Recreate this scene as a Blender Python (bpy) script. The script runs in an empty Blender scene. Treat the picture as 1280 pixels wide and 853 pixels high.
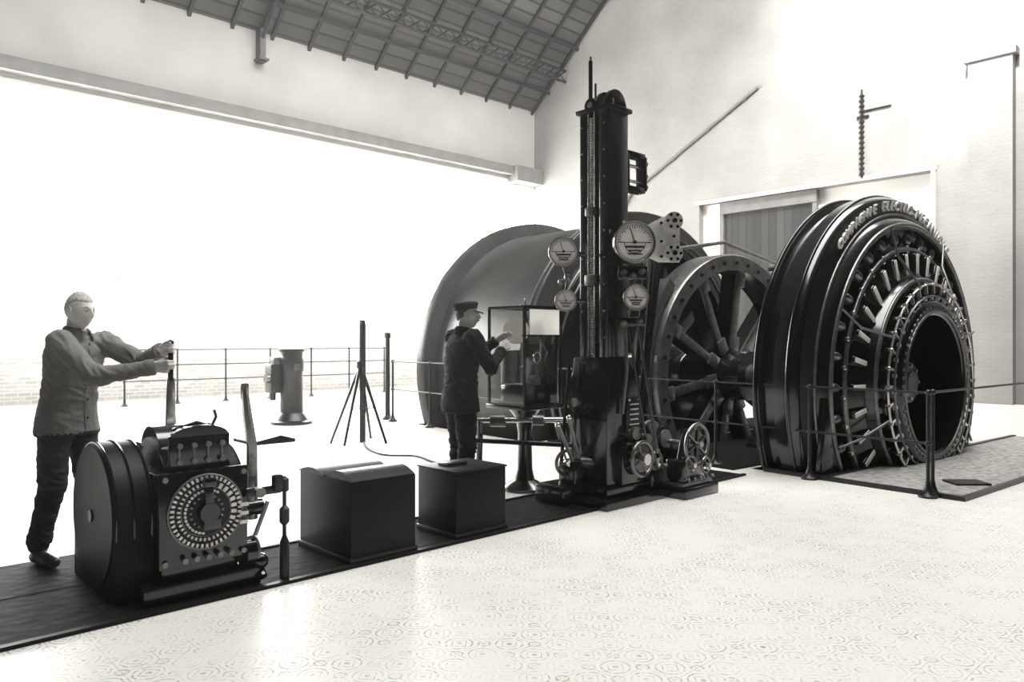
import bpy, bmesh, math, random, time
from math import sin, cos, pi, radians, sqrt, exp
from mathutils import Vector, Matrix, noise, geometry
random.seed(7)
V=Vector
scene=bpy.context.scene
COL=scene.collection
H=1.45
# ------------------------------------------------------------------ frames
RA=radians(43.3)      # room axes
MA=radians(39.0)      # winding-machine axes
def RF(a=0,b=0,z=0,rot=0):
    x=a*cos(RA)-b*sin(RA); y=a*sin(RA)+b*cos(RA)
    return Matrix.Translation((x,y,z))@Matrix.Rotation(RA+rot,4,'Z')
P0=(4.88,9.30)
def MF(x=0,y=0,z=0,rot=0):
    return Matrix.Translation((P0[0]+x*cos(MA)-y*sin(MA),P0[1]+x*sin(MA)+y*cos(MA),z))@Matrix.Rotation(MA+rot,4,'Z')
def WF(x=0,y=0,z=0,rot=0):
    return Matrix.Translation((x,y,z))@Matrix.Rotation(rot,4,'Z')
# ------------------------------------------------------------------ materials
def newmat(name):
    m=bpy.data.materials.new(name); m.use_nodes=True
    nt=m.node_tree; b=nt.nodes['Principled BSDF']; return m,nt,b
def tint(v): return (v,v*0.98,v*0.94,1)
def simple(name,v,rough=.4,metal=0,noise_amt=.25,scale=12,bump=.0,coat=0,spec=None):
    m,nt,b=newmat(name)
    tc=nt.nodes.new('ShaderNodeTexCoord'); n=nt.nodes.new('ShaderNodeTexNoise')
    n.inputs['Scale'].default_value=scale; n.inputs['Detail'].default_value=4
    nt.links.new(tc.outputs['Object'],n.inputs['Vector'])
    r=nt.nodes.new('ShaderNodeValToRGB')
    r.color_ramp.elements[0].position=.3; r.color_ramp.elements[1].position=.7
    r.color_ramp.elements[0].color=tint(v*(1-noise_amt)); r.color_ramp.elements[1].color=tint(min(1,v*(1+noise_amt)))
    nt.links.new(n.outputs['Fac'],r.inputs['Fac']); nt.links.new(r.outputs['Color'],b.inputs['Base Color'])
    b.inputs['Roughness'].default_value=rough; b.inputs['Metallic'].default_value=metal
    if spec is not None: b.inputs['Specular IOR Level'].default_value=spec
    if coat: b.inputs['Coat Weight'].default_value=coat; b.inputs['Coat Roughness'].default_value=.12
    if bump:
        bp=nt.nodes.new('ShaderNodeBump'); bp.inputs['Strength'].default_value=bump; bp.inputs['Distance'].default_value=.01
        nt.links.new(n.outputs['Fac'],bp.inputs['Height']); nt.links.new(bp.outputs['Normal'],b.inputs['Normal'])
    return m
BLACK=simple('black_enamel',.007,.2,coat=.6)
IRON=simple('dark_iron',.010,.36)
MATTE=simple('matte_black_sheet',.004,.5,spec=.2)
STEEL=simple('bright_steel',.75,.24,.9,.1)
GREY=simple('worn_steel',.20,.30,.7)
PALE=simple('pale_brass',.8,.35,.3,.1)
DIAL=simple('dial_white',.88,.5,0,.02)
INK=simple('ink',.01,.6)
RUBBER=simple('cable_rubber',.02,.7)
DRUM=simple('drum_paint',.045,.30,.1,.3,2)
SKIN=simple('skin',.42,.55,0,.08,20)
SKIN1=simple('skin_blown_out',.80,.6,0,.05,20)  # overexposed look of the left man's face put into the colour
HAIR=simple('hair',.03,.7,0,.4,60,.5)
HAIR1=simple('hair_blown_out',.60,.7,0,.2,60,.5)  # hair paled the same way, glare wash put into the colour
JACK1=simple('jacket_grey',.21,.95,0,.08,25,.5,spec=.2)
TROU1=simple('trousers_grey',.045,.95,0,.1,25,.5,spec=.2)
JACK2=simple('jacket_dark',.012,.9,0,.2,25,.5,spec=.2)
TROU2=simple('trousers_dark',.007,.9,0,.2,25,.5,spec=.2)
SHOE=simple('boot_leather',.012,.4)
CAPM=simple('cap_cloth',.02,.9,spec=.2)
PIPE=simple('rail_pipe',.03,.35,.5)
WHITEP=simple('white_panel',.85,.4,0,.03)
GREYRAIL=simple('beam_paint',.15,.7,0,.15,3)
RAFT=simple('roof_iron',.015,.6)
def glassmat():
    m,nt,b=newmat('case_glass')
    for n in list(nt.nodes):
        if n.type!='OUTPUT_MATERIAL': nt.nodes.remove(n)
    out=[n for n in nt.nodes if n.type=='OUTPUT_MATERIAL'][0]
    t=nt.nodes.new('ShaderNodeBsdfTransparent'); t.inputs[0].default_value=(.96,.96,.95,1)
    g=nt.nodes.new('ShaderNodeBsdfGlossy'); g.inputs['Roughness'].default_value=.05
    mx=nt.nodes.new('ShaderNodeMixShader'); mx.inputs[0].default_value=.08
    nt.links.new(t.outputs[0],mx.inputs[1]); nt.links.new(g.outputs[0],mx.inputs[2]); nt.links.new(mx.outputs[0],out.inputs[0])
    return m
GLASS=glassmat()
def opal():
    m,nt,b=newmat('opal_glass')
    out=[n for n in nt.nodes if n.type=='OUTPUT_MATERIAL'][0]
    t=nt.nodes.new('ShaderNodeBsdfTranslucent'); t.inputs[0].default_value=(.99,.98,.97,1)
    b.inputs['Base Color'].default_value=(.95,.94,.93,1)
    mx=nt.nodes.new('ShaderNodeMixShader'); mx.inputs[0].default_value=.65
    nt.links.new(b.outputs[0],mx.inputs[1]); nt.links.new(t.outputs[0],mx.inputs[2]); nt.links.new(mx.outputs[0],out.inputs[0])
    return m
OPAL=opal()
def pane(name,s):
    m,nt,b=newmat(name)
    b.inputs['Base Color'].default_value=(.9,.9,.88,1)
    b.inputs['Emission Color'].default_value=(1,.99,.96,1); b.inputs['Emission Strength'].default_value=s
    return m
PANE=pane('frosted_daylight_glass',15.0)
SKYP=pane('skylight_daylight_glass',9.0)
def plaster(name,v,brick=False,lo=.78):
    m,nt,b=newmat(name)
    L=nt.links.new
    tc=nt.nodes.new('ShaderNodeTexCoord')
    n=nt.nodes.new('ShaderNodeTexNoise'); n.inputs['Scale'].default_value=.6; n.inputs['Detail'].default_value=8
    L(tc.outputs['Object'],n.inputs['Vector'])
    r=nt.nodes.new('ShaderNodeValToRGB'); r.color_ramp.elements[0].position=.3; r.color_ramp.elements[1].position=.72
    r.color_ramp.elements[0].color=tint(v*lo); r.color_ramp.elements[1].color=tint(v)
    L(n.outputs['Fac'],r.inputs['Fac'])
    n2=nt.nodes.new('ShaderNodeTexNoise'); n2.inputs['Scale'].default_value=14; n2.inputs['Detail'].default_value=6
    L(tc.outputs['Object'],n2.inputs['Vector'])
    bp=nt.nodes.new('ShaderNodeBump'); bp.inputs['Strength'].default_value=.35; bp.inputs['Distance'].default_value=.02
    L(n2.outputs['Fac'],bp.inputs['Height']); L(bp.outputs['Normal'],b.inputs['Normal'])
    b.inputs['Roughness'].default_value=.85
    sep=nt.nodes.new('ShaderNodeSeparateXYZ'); L(tc.outputs['Object'],sep.inputs[0])
    add=nt.nodes.new('ShaderNodeMath'); add.operation='ADD'; L(sep.outputs['X'],add.inputs[0]); L(sep.outputs['Y'],add.inputs[1])
    cmb=nt.nodes.new('ShaderNodeCombineXYZ'); L(add.outputs[0],cmb.inputs[0]); L(sep.outputs['Z'],cmb.inputs[1])
    br=nt.nodes.new('ShaderNodeTexBrick'); br.inputs['Scale'].default_value=1.0
    br.inputs['Brick Width'].default_value=.26; br.inputs['Row Height'].default_value=.09; br.inputs['Mortar Size'].default_value=.009
    br.inputs['Color1'].default_value=tint(.50); br.inputs['Color2'].default_value=tint(.66); br.inputs['Mortar'].default_value=tint(.82)
    L(cmb.outputs[0],br.inputs['Vector'])
    mx=nt.nodes.new('ShaderNodeMix'); mx.data_type='RGBA'
    if brick:
        lt=nt.nodes.new('ShaderNodeMath'); lt.operation='LESS_THAN'; lt.inputs[1].default_value=1.2; L(sep.outputs['Z'],lt.inputs[0])
        L(lt.outputs[0],mx.inputs[0])
    else: mx.inputs[0].default_value=.08
    L(r.outputs['Color'],mx.inputs[6]); L(br.outputs['Color'],mx.inputs[7])
    if brick:
        gt=nt.nodes.new('ShaderNodeMath'); gt.operation='LESS_THAN'; gt.inputs[1].default_value=7.4; L(sep.outputs['Z'],gt.inputs[0])
        lw=nt.nodes.new('ShaderNodeMix'); lw.data_type='RGBA'; L(gt.outputs[0],lw.inputs[0]); L(r.outputs['Color'],lw.inputs[6]); lw.inputs[7].default_value=tint(.86)  # wall around the windows whitened: their glare put into its colour
        L(lw.outputs[2],mx.inputs[6])
    L(mx.outputs[2],b.inputs['Base Color'])
    return m
PLL=plaster('plaster_brick_dado',.44,True,.8)
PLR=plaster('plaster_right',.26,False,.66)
PLP=plaster('plaster_patch',.80,False)
def tiles():
    m,nt,b=newmat('encaustic_tiles'); L=nt.links.new
    tc=nt.nodes.new('ShaderNodeTexCoord')
    mp=nt.nodes.new('ShaderNodeMapping'); mp.inputs['Rotation'].default_value=(0,0,-RA)
    L(tc.outputs['Object'],mp.inputs[0])
    sep=nt.nodes.new('ShaderNodeSeparateXYZ'); L(mp.outputs[0],sep.inputs[0])
    def math(op,a,bv=None):
        n=nt.nodes.new('ShaderNodeMath'); n.operation=op
        for i,x in enumerate((a,bv)):
            if x is None: continue
            if isinstance(x,(int,float)): n.inputs[i].default_value=x
            else: L(x,n.inputs[i])
        return n.outputs[0]
    T=.17
    def cen(o,off=0.0):
        f=math('FRACT',math('ADD',math('MULTIPLY',o,1/T),off)); return math('SUBTRACT',f,.5)
    fx,fy=cen(sep.outputs['X']),cen(sep.outputs['Y'])
    gx,gy=cen(sep.outputs['X'],.5),cen(sep.outputs['Y'],.5)
    def rad(x,y): return math('SQRT',math('ADD',math('MULTIPLY',x,x),math('MULTIPLY',y,y)))
    def band(v,c,w): return math('LESS_THAN',math('ABSOLUTE',math('SUBTRACT',v,c)),w)
    r1=rad(fx,fy); r2=rad(gx,gy)
    ring=band(r1,.38,.025); ring2=band(r2,.16,.03); dot=math('LESS_THAN',r1,.08)
    ax,ay=math('ABSOLUTE',fx),math('ABSOLUTE',fy)
    dia=band(math('ADD',ax,ay),.27,.022)
    grout=math('GREATER_THAN',math('MAXIMUM',ax,ay),.488)
    s=math('MAXIMUM',math('MAXIMUM',ring,ring2),math('MAXIMUM',dia,math('MAXIMUM',dot,grout)))
    n=nt.nodes.new('ShaderNodeTexNoise'); n.inputs['Scale'].default_value=2.6; n.inputs['Detail'].default_value=7; n.inputs['Roughness'].default_value=.7; L(tc.outputs['Object'],n.inputs['Vector'])
    rp_=nt.nodes.new('ShaderNodeValToRGB'); rp_.color_ramp.elements[0].position=.42; rp_.color_ramp.elements[1].position=.60; L(n.outputs['Fac'],rp_.inputs[0])
    fac=math('MULTIPLY',s,math('ADD',math('MULTIPLY',rp_.outputs[0],.75),.15))
    # broken, worn speckle in the pattern
    n3=nt.nodes.new('ShaderNodeTexNoise'); n3.inputs['Scale'].default_value=45; n3.inputs['Detail'].default_value=3; L(tc.outputs['Object'],n3.inputs['Vector'])
    rp3=nt.nodes.new('ShaderNodeValToRGB'); rp3.color_ramp.elements[0].position=.38; rp3.color_ramp.elements[1].position=.55; L(n3.outputs['Fac'],rp3.inputs[0])
    fac=math('MULTIPLY',fac,rp3.outputs[0])
    mx=nt.nodes.new('ShaderNodeMix'); mx.data_type='RGBA'; L(fac,mx.inputs[0])
    mx.inputs[6].default_value=tint(.82); mx.inputs[7].default_value=tint(.30)
    L(mx.outputs[2],b.inputs['Base Color']); b.inputs['Roughness'].default_value=.42
    return m
TILE=tiles()
def checker(name,lo,hi,rough=.55,spec=.25):
    m,nt,b=newmat(name); L=nt.links.new
    tc=nt.nodes.new('ShaderNodeTexCoord')
    c=nt.nodes.new('ShaderNodeTexVoronoi'); c.inputs['Scale'].default_value=14; L(tc.outputs['Object'],c.inputs['Vector'])
    r=nt.nodes.new('ShaderNodeValToRGB'); r.color_ramp.elements[0].color=tint(hi); r.color_ramp.elements[1].color=tint(lo)
    L(c.outputs['Distance'],r.inputs[0]); L(r.outputs[0],b.inputs['Base Color'])
    bp=nt.nodes.new('ShaderNodeBump'); bp.inputs['Strength'].default_value=.5; bp.inputs['Distance'].default_value=.01
    L(c.outputs['Distance'],bp.inputs['Height']); L(bp.outputs[0],b.inputs['Normal'])
    b.inputs['Roughness'].default_value=rough
    b.inputs['Specular IOR Level'].default_value=spec
    return m
CHEQ=checker('chequer_plate',.004,.012,.7,.06)
CHEQL=checker('chequer_plate_pale',.18,.55,.5)
def planks(name,v,w,axis='X',lo=.55,gap=.08):
    m,nt,b=newmat(name); L=nt.links.new
    tc=nt.nodes.new('ShaderNodeTexCoord'); sep=nt.nodes.new('ShaderNodeSeparateXYZ'); L(tc.outputs['Object'],sep.inputs[0])
    d=nt.nodes.new('ShaderNodeMath'); d.operation='MULTIPLY'; d.inputs[1].default_value=1/w; L(sep.outputs[axis],d.inputs[0])
    fl=nt.nodes.new('ShaderNodeMath'); fl.operation='FLOOR'; L(d.outputs[0],fl.inputs[0])
    wn=nt.nodes.new('ShaderNodeTexWhiteNoise'); wn.noise_dimensions='1D'; L(fl.outputs[0],wn.inputs['W'])
    fr=nt.nodes.new('ShaderNodeMath'); fr.operation='FRACT'; L(d.outputs[0],fr.inputs[0])
    g=nt.nodes.new('ShaderNodeMath'); g.operation='GREATER_THAN'; g.inputs[1].default_value=gap; L(fr.outputs[0],g.inputs[0])
    r=nt.nodes.new('ShaderNodeValToRGB'); r.color_ramp.elements[0].color=tint(v*lo); r.color_ramp.elements[1].color=tint(v); L(wn.outputs['Value'],r.inputs[0])
    mx=nt.nodes.new('ShaderNodeMix'); mx.data_type='RGBA'; L(g.outputs[0],mx.inputs[0]); mx.inputs[6].default_value=tint(v*.25); L(r.outputs[0],mx.inputs[7])
    L(mx.outputs[2],b.inputs['Base Color']); b.inputs['Roughness'].default_value=.8
    return m
PLANK=planks('grey_planks',.055,.24,'Y',.4,.1)
ROOFB=planks('roof_boards',.085,.30,'Y',.7,.18)
# ------------------------------------------------------------------ builder
def empty(name,M):
    e=bpy.data.objects.new(name,None); e.empty_display_size=.2; e.matrix_world=M; COL.objects.link(e); return e
class G:
    def __init__(s,name,parent=None,F=None,mats=(BLACK,),root=None):
        s.name=name; s.parent=parent; s.F=F if F is not None else Matrix(); s.mats=list(mats)
        s.v=[]; s.f=[]; s.m=[]
    def mi(s,m):
        if isinstance(m,int): return m
        if m not in s.mats: s.mats.append(m)
        return s.mats.index(m)
    def add(s,t,M=None,mat=0):
        T=s.F if M is None else s.F@M
        bmesh.ops.recalc_face_normals(t,faces=t.faces)
        flip=T.determinant()<0
        base=len(s.v); i=s.mi(mat)
        for k,v in enumerate(t.verts): v.index=k; s.v.append(T@v.co)
        for f in t.faces:
            ids=[base+v.index for v in f.verts]
            if flip: ids.reverse()
            s.f.append(ids); s.m.append(i)
        t.free()
    def box(s,c,size,mat=0,bev=0,rot=None,seg=2,M=None):
        t=bmesh.new(); bmesh.ops.create_cube(t,size=1)
        for v in t.verts: v.co=V((v.co.x*size[0],v.co.y*size[1],v.co.z*size[2]))
        if bev: bmesh.ops.bevel(t,geom=t.edges[:],offset=bev,segments=seg,affect='EDGES',profile=.5)
        R=Matrix.Translation(c)
        if rot is not None: R=R@rot
        if M is not None: R=M@R
        s.add(t,R,mat)
    def cyl(s,p1,p2,r1,r2=None,mat=0,n=24,bev=0):
        p1,p2=V(p1),V(p2); r2=r1 if r2 is None else r2; d=p2-p1; L=d.length
        if L<1e-6: return
        s.lathe([(0,0),(r1,0),(r2,L),(0,L)],p1,d,mat,n)
    def lathe(s,prof,org,axis,mat=0,n=48,close=False,a0=0,a1=2*pi):
        t=bmesh.new(); rings=[]
        full=abs(a1-a0-2*pi)<1e-6; N=n if full else n+1
        for r,h in prof:
            if r<1e-6: rings.append([t.verts.new((0,0,h))]); continue
            rings.append([t.verts.new((r*cos(a0+(a1-a0)*i/n),r*sin(a0+(a1-a0)*i/n),h)) for i in range(N)])
        prs=list(zip(rings[:-1],rings[1:]))
        if close: prs.append((rings[-1],rings[0]))
        for A,B in prs:
            for i in range(n if full else n):
                j=(i+1)%N
                if len(A)==1 and len(B)==1: continue
                if len(A)==1: t.faces.new((A[0],B[i],B[j]))
                elif len(B)==1: t.faces.new((A[i],A[j],B[0]))
                else: t.faces.new((A[i],A[j],B[j],B[i]))
        q=V(axis).to_track_quat('Z','Y').to_matrix().to_4x4()
        s.add(t,Matrix.Translation(org)@q,mat)
    def torus(s,c,axis,R,r,mat=0,n=48,k=10):
        s.lathe([(R+r*cos(2*pi*i/k),r*sin(2*pi*i/k)) for i in range(k)],c,axis,mat,n,close=True)
    def sph(s,c,r,mat=0,sub=2,sc=(1,1,1),rot=None):
        t=bmesh.new(); bmesh.ops.create_icosphere(t,subdivisions=sub,radius=r)
        M=Matrix.Translation(c)
        if rot is not None: M=M@rot
        s.add(t,M@Matrix.Diagonal((sc[0],sc[1],sc[2],1)),mat)
    def tube(s,pts,r,mat=0,n=10):
        pts=[V(p) for p in pts]; t=bmesh.new(); rings=[]
        rr=r if isinstance(r,(list,tuple)) else [r]*len(pts)
        up=V((0,0,1)); prev=None
        for i,p in enumerate(pts):
            d=(pts[min(i+1,len(pts)-1)]-pts[max(i-1,0)]).normalized()
            if prev is None:
                x=d.cross(up) if abs(d.z)<.95 else d.cross(V((1,0,0)))
            else: x=prev-d*prev.dot(d)
            x.normalize(); prev=x; y=d.cross(x)
            rings.append([t.verts.new(p+rr[i]*(x*cos(2*pi*k/n)+y*sin(2*pi*k/n))) for k in range(n)])
        for A,B in zip(rings[:-1],rings[1:]):
            for k in range(n): t.faces.new((A[k],A[(k+1)%n],B[(k+1)%n],B[k]))
        t.faces.new(rings[0]); t.faces.new(rings[-1])
        s.add(t,None,mat)
    def prism(s,poly,origin,ax,ay,th,mat=0,bev=0):
        ax,ay=V(ax).normalized(),V(ay).normalized(); n=ax.cross(ay); o=V(origin); t=bmesh.new()
        A=[t.verts.new(o+ax*p[0]+ay*p[1]-n*th/2) for p in poly]; B=[t.verts.new(o+ax*p[0]+ay*p[1]+n*th/2) for p in poly]
        t.faces.new(A); t.faces.new(B)
        for i in range(len(poly)): j=(i+1)%len(poly); t.faces.new((A[i],A[j],B[j],B[i]))
        if bev: bmesh.ops.bevel(t,geom=t.edges[:],offset=bev,segments=2,affect='EDGES',profile=.5)
        s.add(t,None,mat)
    def mesh(s,me,M,mat=0):
        t=bmesh.new(); t.from_mesh(me); s.add(t,M,mat)
    def done(s,smooth=True,ang=35,origin=None):
        me=bpy.data.meshes.new(s.name)
        if s.parent is not None: inv=s.parent.matrix_world.inverted()
        elif origin is not None: inv=origin.inverted()
        else: inv=Matrix()
        me.from_pydata(s.v,[],s.f); me.transform(inv)
        for m in s.mats: me.materials.append(m)
        me.polygons.foreach_set('material_index',s.m)
        if smooth:
            me.polygons.foreach_set('use_smooth',[True]*len(me.polygons)); me.set_sharp_from_angle(angle=radians(ang))
        me.update()
        o=bpy.data.objects.new(s.name,me); COL.objects.link(o)
        if s.parent is not None: o.parent=s.parent
        elif origin is not None: o.matrix_world=origin
        return o
def E(name,M):
    e=empty(name,M); e.matrix_world=M; return e
def rotx(a): return Matrix.Rotation(a,4,'X')
def roty(a): return Matrix.Rotation(a,4,'Y')
def rotz(a): return Matrix.Rotation(a,4,'Z')
def rotax(a,ax): return Matrix.Rotation(a,4,V(ax))
_tc={}
def text_mesh(ch,size,ext):
    if ch in _tc: return _tc[ch]
    cu=bpy.data.curves.new('txt','FONT'); cu.body=ch; cu.size=size; cu.extrude=ext; cu.offset=.003; cu.align_x='CENTER'; cu.align_y='CENTER'; cu.resolution_u=3
    o=bpy.data.objects.new('txt',cu); COL.objects.link(o); bpy.context.view_layer.update()
    dg=bpy.context.evaluated_depsgraph_get(); me=bpy.data.meshes.new_from_object(o.evaluated_get(dg))
    bpy.data.objects.remove(o); bpy.data.curves.remove(cu); _tc[ch]=me; return me
TXT="COMPAGNIE ELECTRO-MECANIQUE"
for ch in TXT:
    if ch!=' ': text_mesh(ch,.165,.012)
# ------------------------------------------------------------------ PEOPLE (built first, while the scene is light)
def capsule(bm,p1,r1,p2,r2,n=16):
    p1,p2=V(p1),V(p2); d=p2-p1; L=max(d.length,1e-5); q=d.to_track_quat('Z','Y').to_matrix().to_4x4(); M=Matrix.Translation(p1)@q
    prof=[(0,-r1)]+[(r1*cos(t),r1*sin(t)) for t in [-pi/2+pi/2*i/5 for i in range(1,6)]]+[(r2*cos(t),L+r2*sin(t)) for t in [pi/2*i/5 for i in range(0,5)]]+[(0,L+r2)]
    loft_(bm,prof,n,M)
def loft_(bm,prof,n,M):
    rings=[]
    for r,h in prof:
        if r<1e-6: rings.append([bm.verts.new(M@V((0,0,h)))])
        else: rings.append([bm.verts.new(M@V((r*cos(2*pi*i/n),r*sin(2*pi*i/n),h))) for i in range(n)])
    for A,B in zip(rings[:-1],rings[1:]):
        for i in range(n):
            j=(i+1)%n
            if len(A)==1: bm.faces.new((A[0],B[j],B[i]))
            elif len(B)==1: bm.faces.new((A[i],A[j],B[0]))
            else: bm.faces.new((A[i],A[j],B[j],B[i]))
def ellloft(bm,rings_,n=28):
    rings=[]
    for c,rx,ry in rings_:
        c=V(c); rings.append([bm.verts.new(c+V((rx*cos(2*pi*i/n),ry*sin(2*pi*i/n),0))) for i in range(n)])
    for A,B in zip(rings[:-1],rings[1:]):
        for i in range(n): bm.faces.new((A[i],A[(i+1)%n],B[(i+1)%n],B[i]))
    bm.faces.new(list(reversed(rings[0]))); bm.faces.new(rings[-1])
def remesh(bm,vox,smooth=4):
    bmesh.ops.recalc_face_normals(bm,faces=bm.faces)
    me=bpy.data.meshes.new('r'); bm.to_mesh(me); bm.free(); o=bpy.data.objects.new('r',me); COL.objects.link(o)
    m=o.modifiers.new('r','REMESH'); m.mode='VOXEL'; m.voxel_size=vox
    m=o.modifiers.new('s','SMOOTH'); m.iterations=smooth; m.factor=.5
    bpy.context.view_layer.update()
    out=bpy.data.meshes.new_from_object(o.evaluated_get(bpy.context.evaluated_depsgraph_get()))
    bpy.data.objects.remove(o); return out
def finish(me,name,parent,M,mats,matfn=None):
    me.materials.clear()
    for m in mats: me.materials.append(m)
    if matfn:
        for p in me.polygons: p.material_index=matfn(p.center)
    me.polygons.foreach_set('use_smooth',[True]*len(me.polygons))
    me.name=name; o=bpy.data.objects.new(name,me); COL.objects.link(o); o.parent=parent; o.matrix_local=M; return o
def hand(name,parent,wrist,xd,zd,mir,curl,mat,thumb=1.0,M0=Matrix()):
    xd=V(xd).normalized(); zd=V(zd); zd=(zd-xd*zd.dot(xd)).normalized(); yd=zd.cross(xd)*mir
    bm=bmesh.new()
    ys=(.030,.010,-.010,-.029); kn=(.088,.092,.087,.078); ln=(.072,.080,.074,.058); rr=(.0092,.0095,.0090,.0080)
    for i in range(4):
        capsule(bm,(.0,ys[i]*.6,0),.017,(kn[i],ys[i],0),.0125,12)
        p=V((kn[i],ys[i],0)); a=0
        for k,(f,c) in enumerate(((.45,curl[0]),(.30,curl[1]),(.25,curl[2]))):
            a+=radians(c); q=p+V((cos(a),0,-sin(a)))*ln[i]*f; capsule(bm,p,rr[i]*(1.05-.1*k),q,rr[i]*(.95-.1*k),12); p=q
    capsule(bm,(.015,.018,-.006),.017,(.045,.042,-.016),.014,12)
    capsule(bm,(.045,.042,-.016),.0125,(.072,.05,-.030*thumb),.0105,12)
    capsule(bm,(.072,.05,-.030*thumb),.0105,(.096,.044,-.046*thumb),.009,12)
    capsule(bm,(-.05,0,0),.026,(.0,0,0),.023,14)
    me=remesh(bm,.0034,2)
    R=Matrix(((xd.x,yd.x,zd.x,wrist[0]),(xd.y,yd.y,zd.y,wrist[1]),(xd.z,yd.z,zd.z,wrist[2]),(0,0,0,1)))
    me.transform(R)
    if R.determinant()<0: me.flip_normals()
    return finish(me,name,parent,M0,[mat])
def head(parent,c,yaw,pitch,skin,hairm,M0,moust=False,cap=False,hatm=None):
    bm=bmesh.new(); bmesh.ops.create_icosphere(bm,subdivisions=5,radius=1)
    for v in bm.verts:
        x,y,z=v.co; X,Y,Z=.098*x,.076*y,.118*z
        if z<0:
            Y*=1-.30*(-z)**1.4
            if x<0: X*=1-.50*(-z)**1.2
            else: X*=1+.02*(-z)
        if z>0.2 and x>0: X*=1-.10*(z-.2)
        if x>0:
            ay=abs(y)
            def gs(a,b,s,t): return exp(-((ay-a)/s)**2-((z-b)/t)**2)
            zz=(z+.18)
            nz=exp(-(zz/.10)**2) if zz<0 else exp(-(zz/.26)**2)
            X+=.026*exp(-(ay/.15)**2)*nz + .005*gs(.17,-.2,.08,.07)
            X+=.006*gs(.3,.2,.3,.07) - .010*gs(.36,.05,.17,.10) + .005*gs(.55,-.15,.2,.18)
            X+=.006*exp(-(ay/.28)**2)*(exp(-((z+.42)/.045)**2)+exp(-((z+.54)/.05)**2)) - .003*exp(-(ay/.3)**2-((z+.48)/.02)**2)
            X+=.010*exp(-(ay/.35)**2-((z+.82)/.16)**2)
        v.co=(X,Y,Z)
    me=bpy.data.meshes.new('head'); bm.to_mesh(me); bm.free()
    R=M0@Matrix.Translation(c)@rotz(yaw)@roty(pitch)
    finish(me,'head',parent,R,[skin])
    def sub(n,mats):
        g=G(n,None,Matrix(),mats); return g
    g=sub('face_features',(skin,))
    for sy in (-1,1):
        g.sph((.080,sy*.028,.006),.0120,DIAL,3); g.sph((.0888,sy*.028,.005),.0050,INK,2)
        g.sph((.081,sy*.028,.013),.0135,skin,2,(.9,1.15,.55)); g.sph((.080,sy*.028,-.004),.0125,skin,2,(.85,1.15,.4))
        g.tube([(.094,sy*.014,.026),(.094,sy*.027,.031),(.084,sy*.042,.027)],[.0025,.0035,.0018],hairm,6)
        g.torus((-.002,sy*.074,.0),(0.15,1,0),.020,.005,skin,20,6); g.sph((.0,sy*.072,.0),.018,skin,2,(.8,.3,1.2)); g.sph((.003,sy*.072,-.024),.008,skin,2,(.8,.6,1))
    if moust:
        for sy in (-1,1): g.tube([(.104,0,-.041),(.102,sy*.016,-.043),(.091,sy*.034,-.052)],[.006,.0065,.0025],hairm,8)
    o=g.done(); o.parent=parent; o.matrix_local=R
    bm=bmesh.new(); bmesh.ops.create_icosphere(bm,subdivisions=5,radius=1)
    def hairy(p):
        x,y,z=p
        line=.50 if x>.25 else (.50-(.25-x)*.75 if x>-.25 else -.12-(-.25-x)*.5)
        return z>line+.04*noise.noise(p*6)
    kill=[v for v in bm.verts if not hairy(v.co)]
    bmesh.ops.delete(bm,geom=kill,context='VERTS')
    for v in bm.verts:
        x,y,z=v.co; k=1+.025*noise.noise(V((x*4,y*14,z*6))); X,Y,Z=.100*x*k,.079*y*k,.122*z*k
        if z<0:
            Y*=1-.30*(-z)**1.4; X*=1-.45*(-z)**1.2
        if z>0.2 and x>0: X*=1-.09*(z-.2)
        v.co=(X,Y,Z)
    me=bpy.data.meshes.new('hair'); bm.to_mesh(me); bm.free(); o=finish(me,'hair',parent,R,[hairm])
    sm=o.modifiers.new('thick','SOLIDIFY'); sm.thickness=.006; sm.offset=-1
    if cap:
        g=sub('flat_cap',(hatm,))
        g.lathe([(.092,.0),(.099,.0),(.101,.022),(.109,.036),(.112,.046),(.104,.060),(.06,.070),(0,.072)],(-.010,0,.046),(-.12,0,1),hatm,32)
        g.prism([(.03,-.07),(.06,-.066),(.10,-.045),(.118,0),(.10,.045),(.06,.066),(.03,.07)],(.03,0,.050),(1,0,-.28),(0,1,0),.008,hatm,.002)
        o=g.done(); o.parent=parent; o.matrix_local=R
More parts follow.
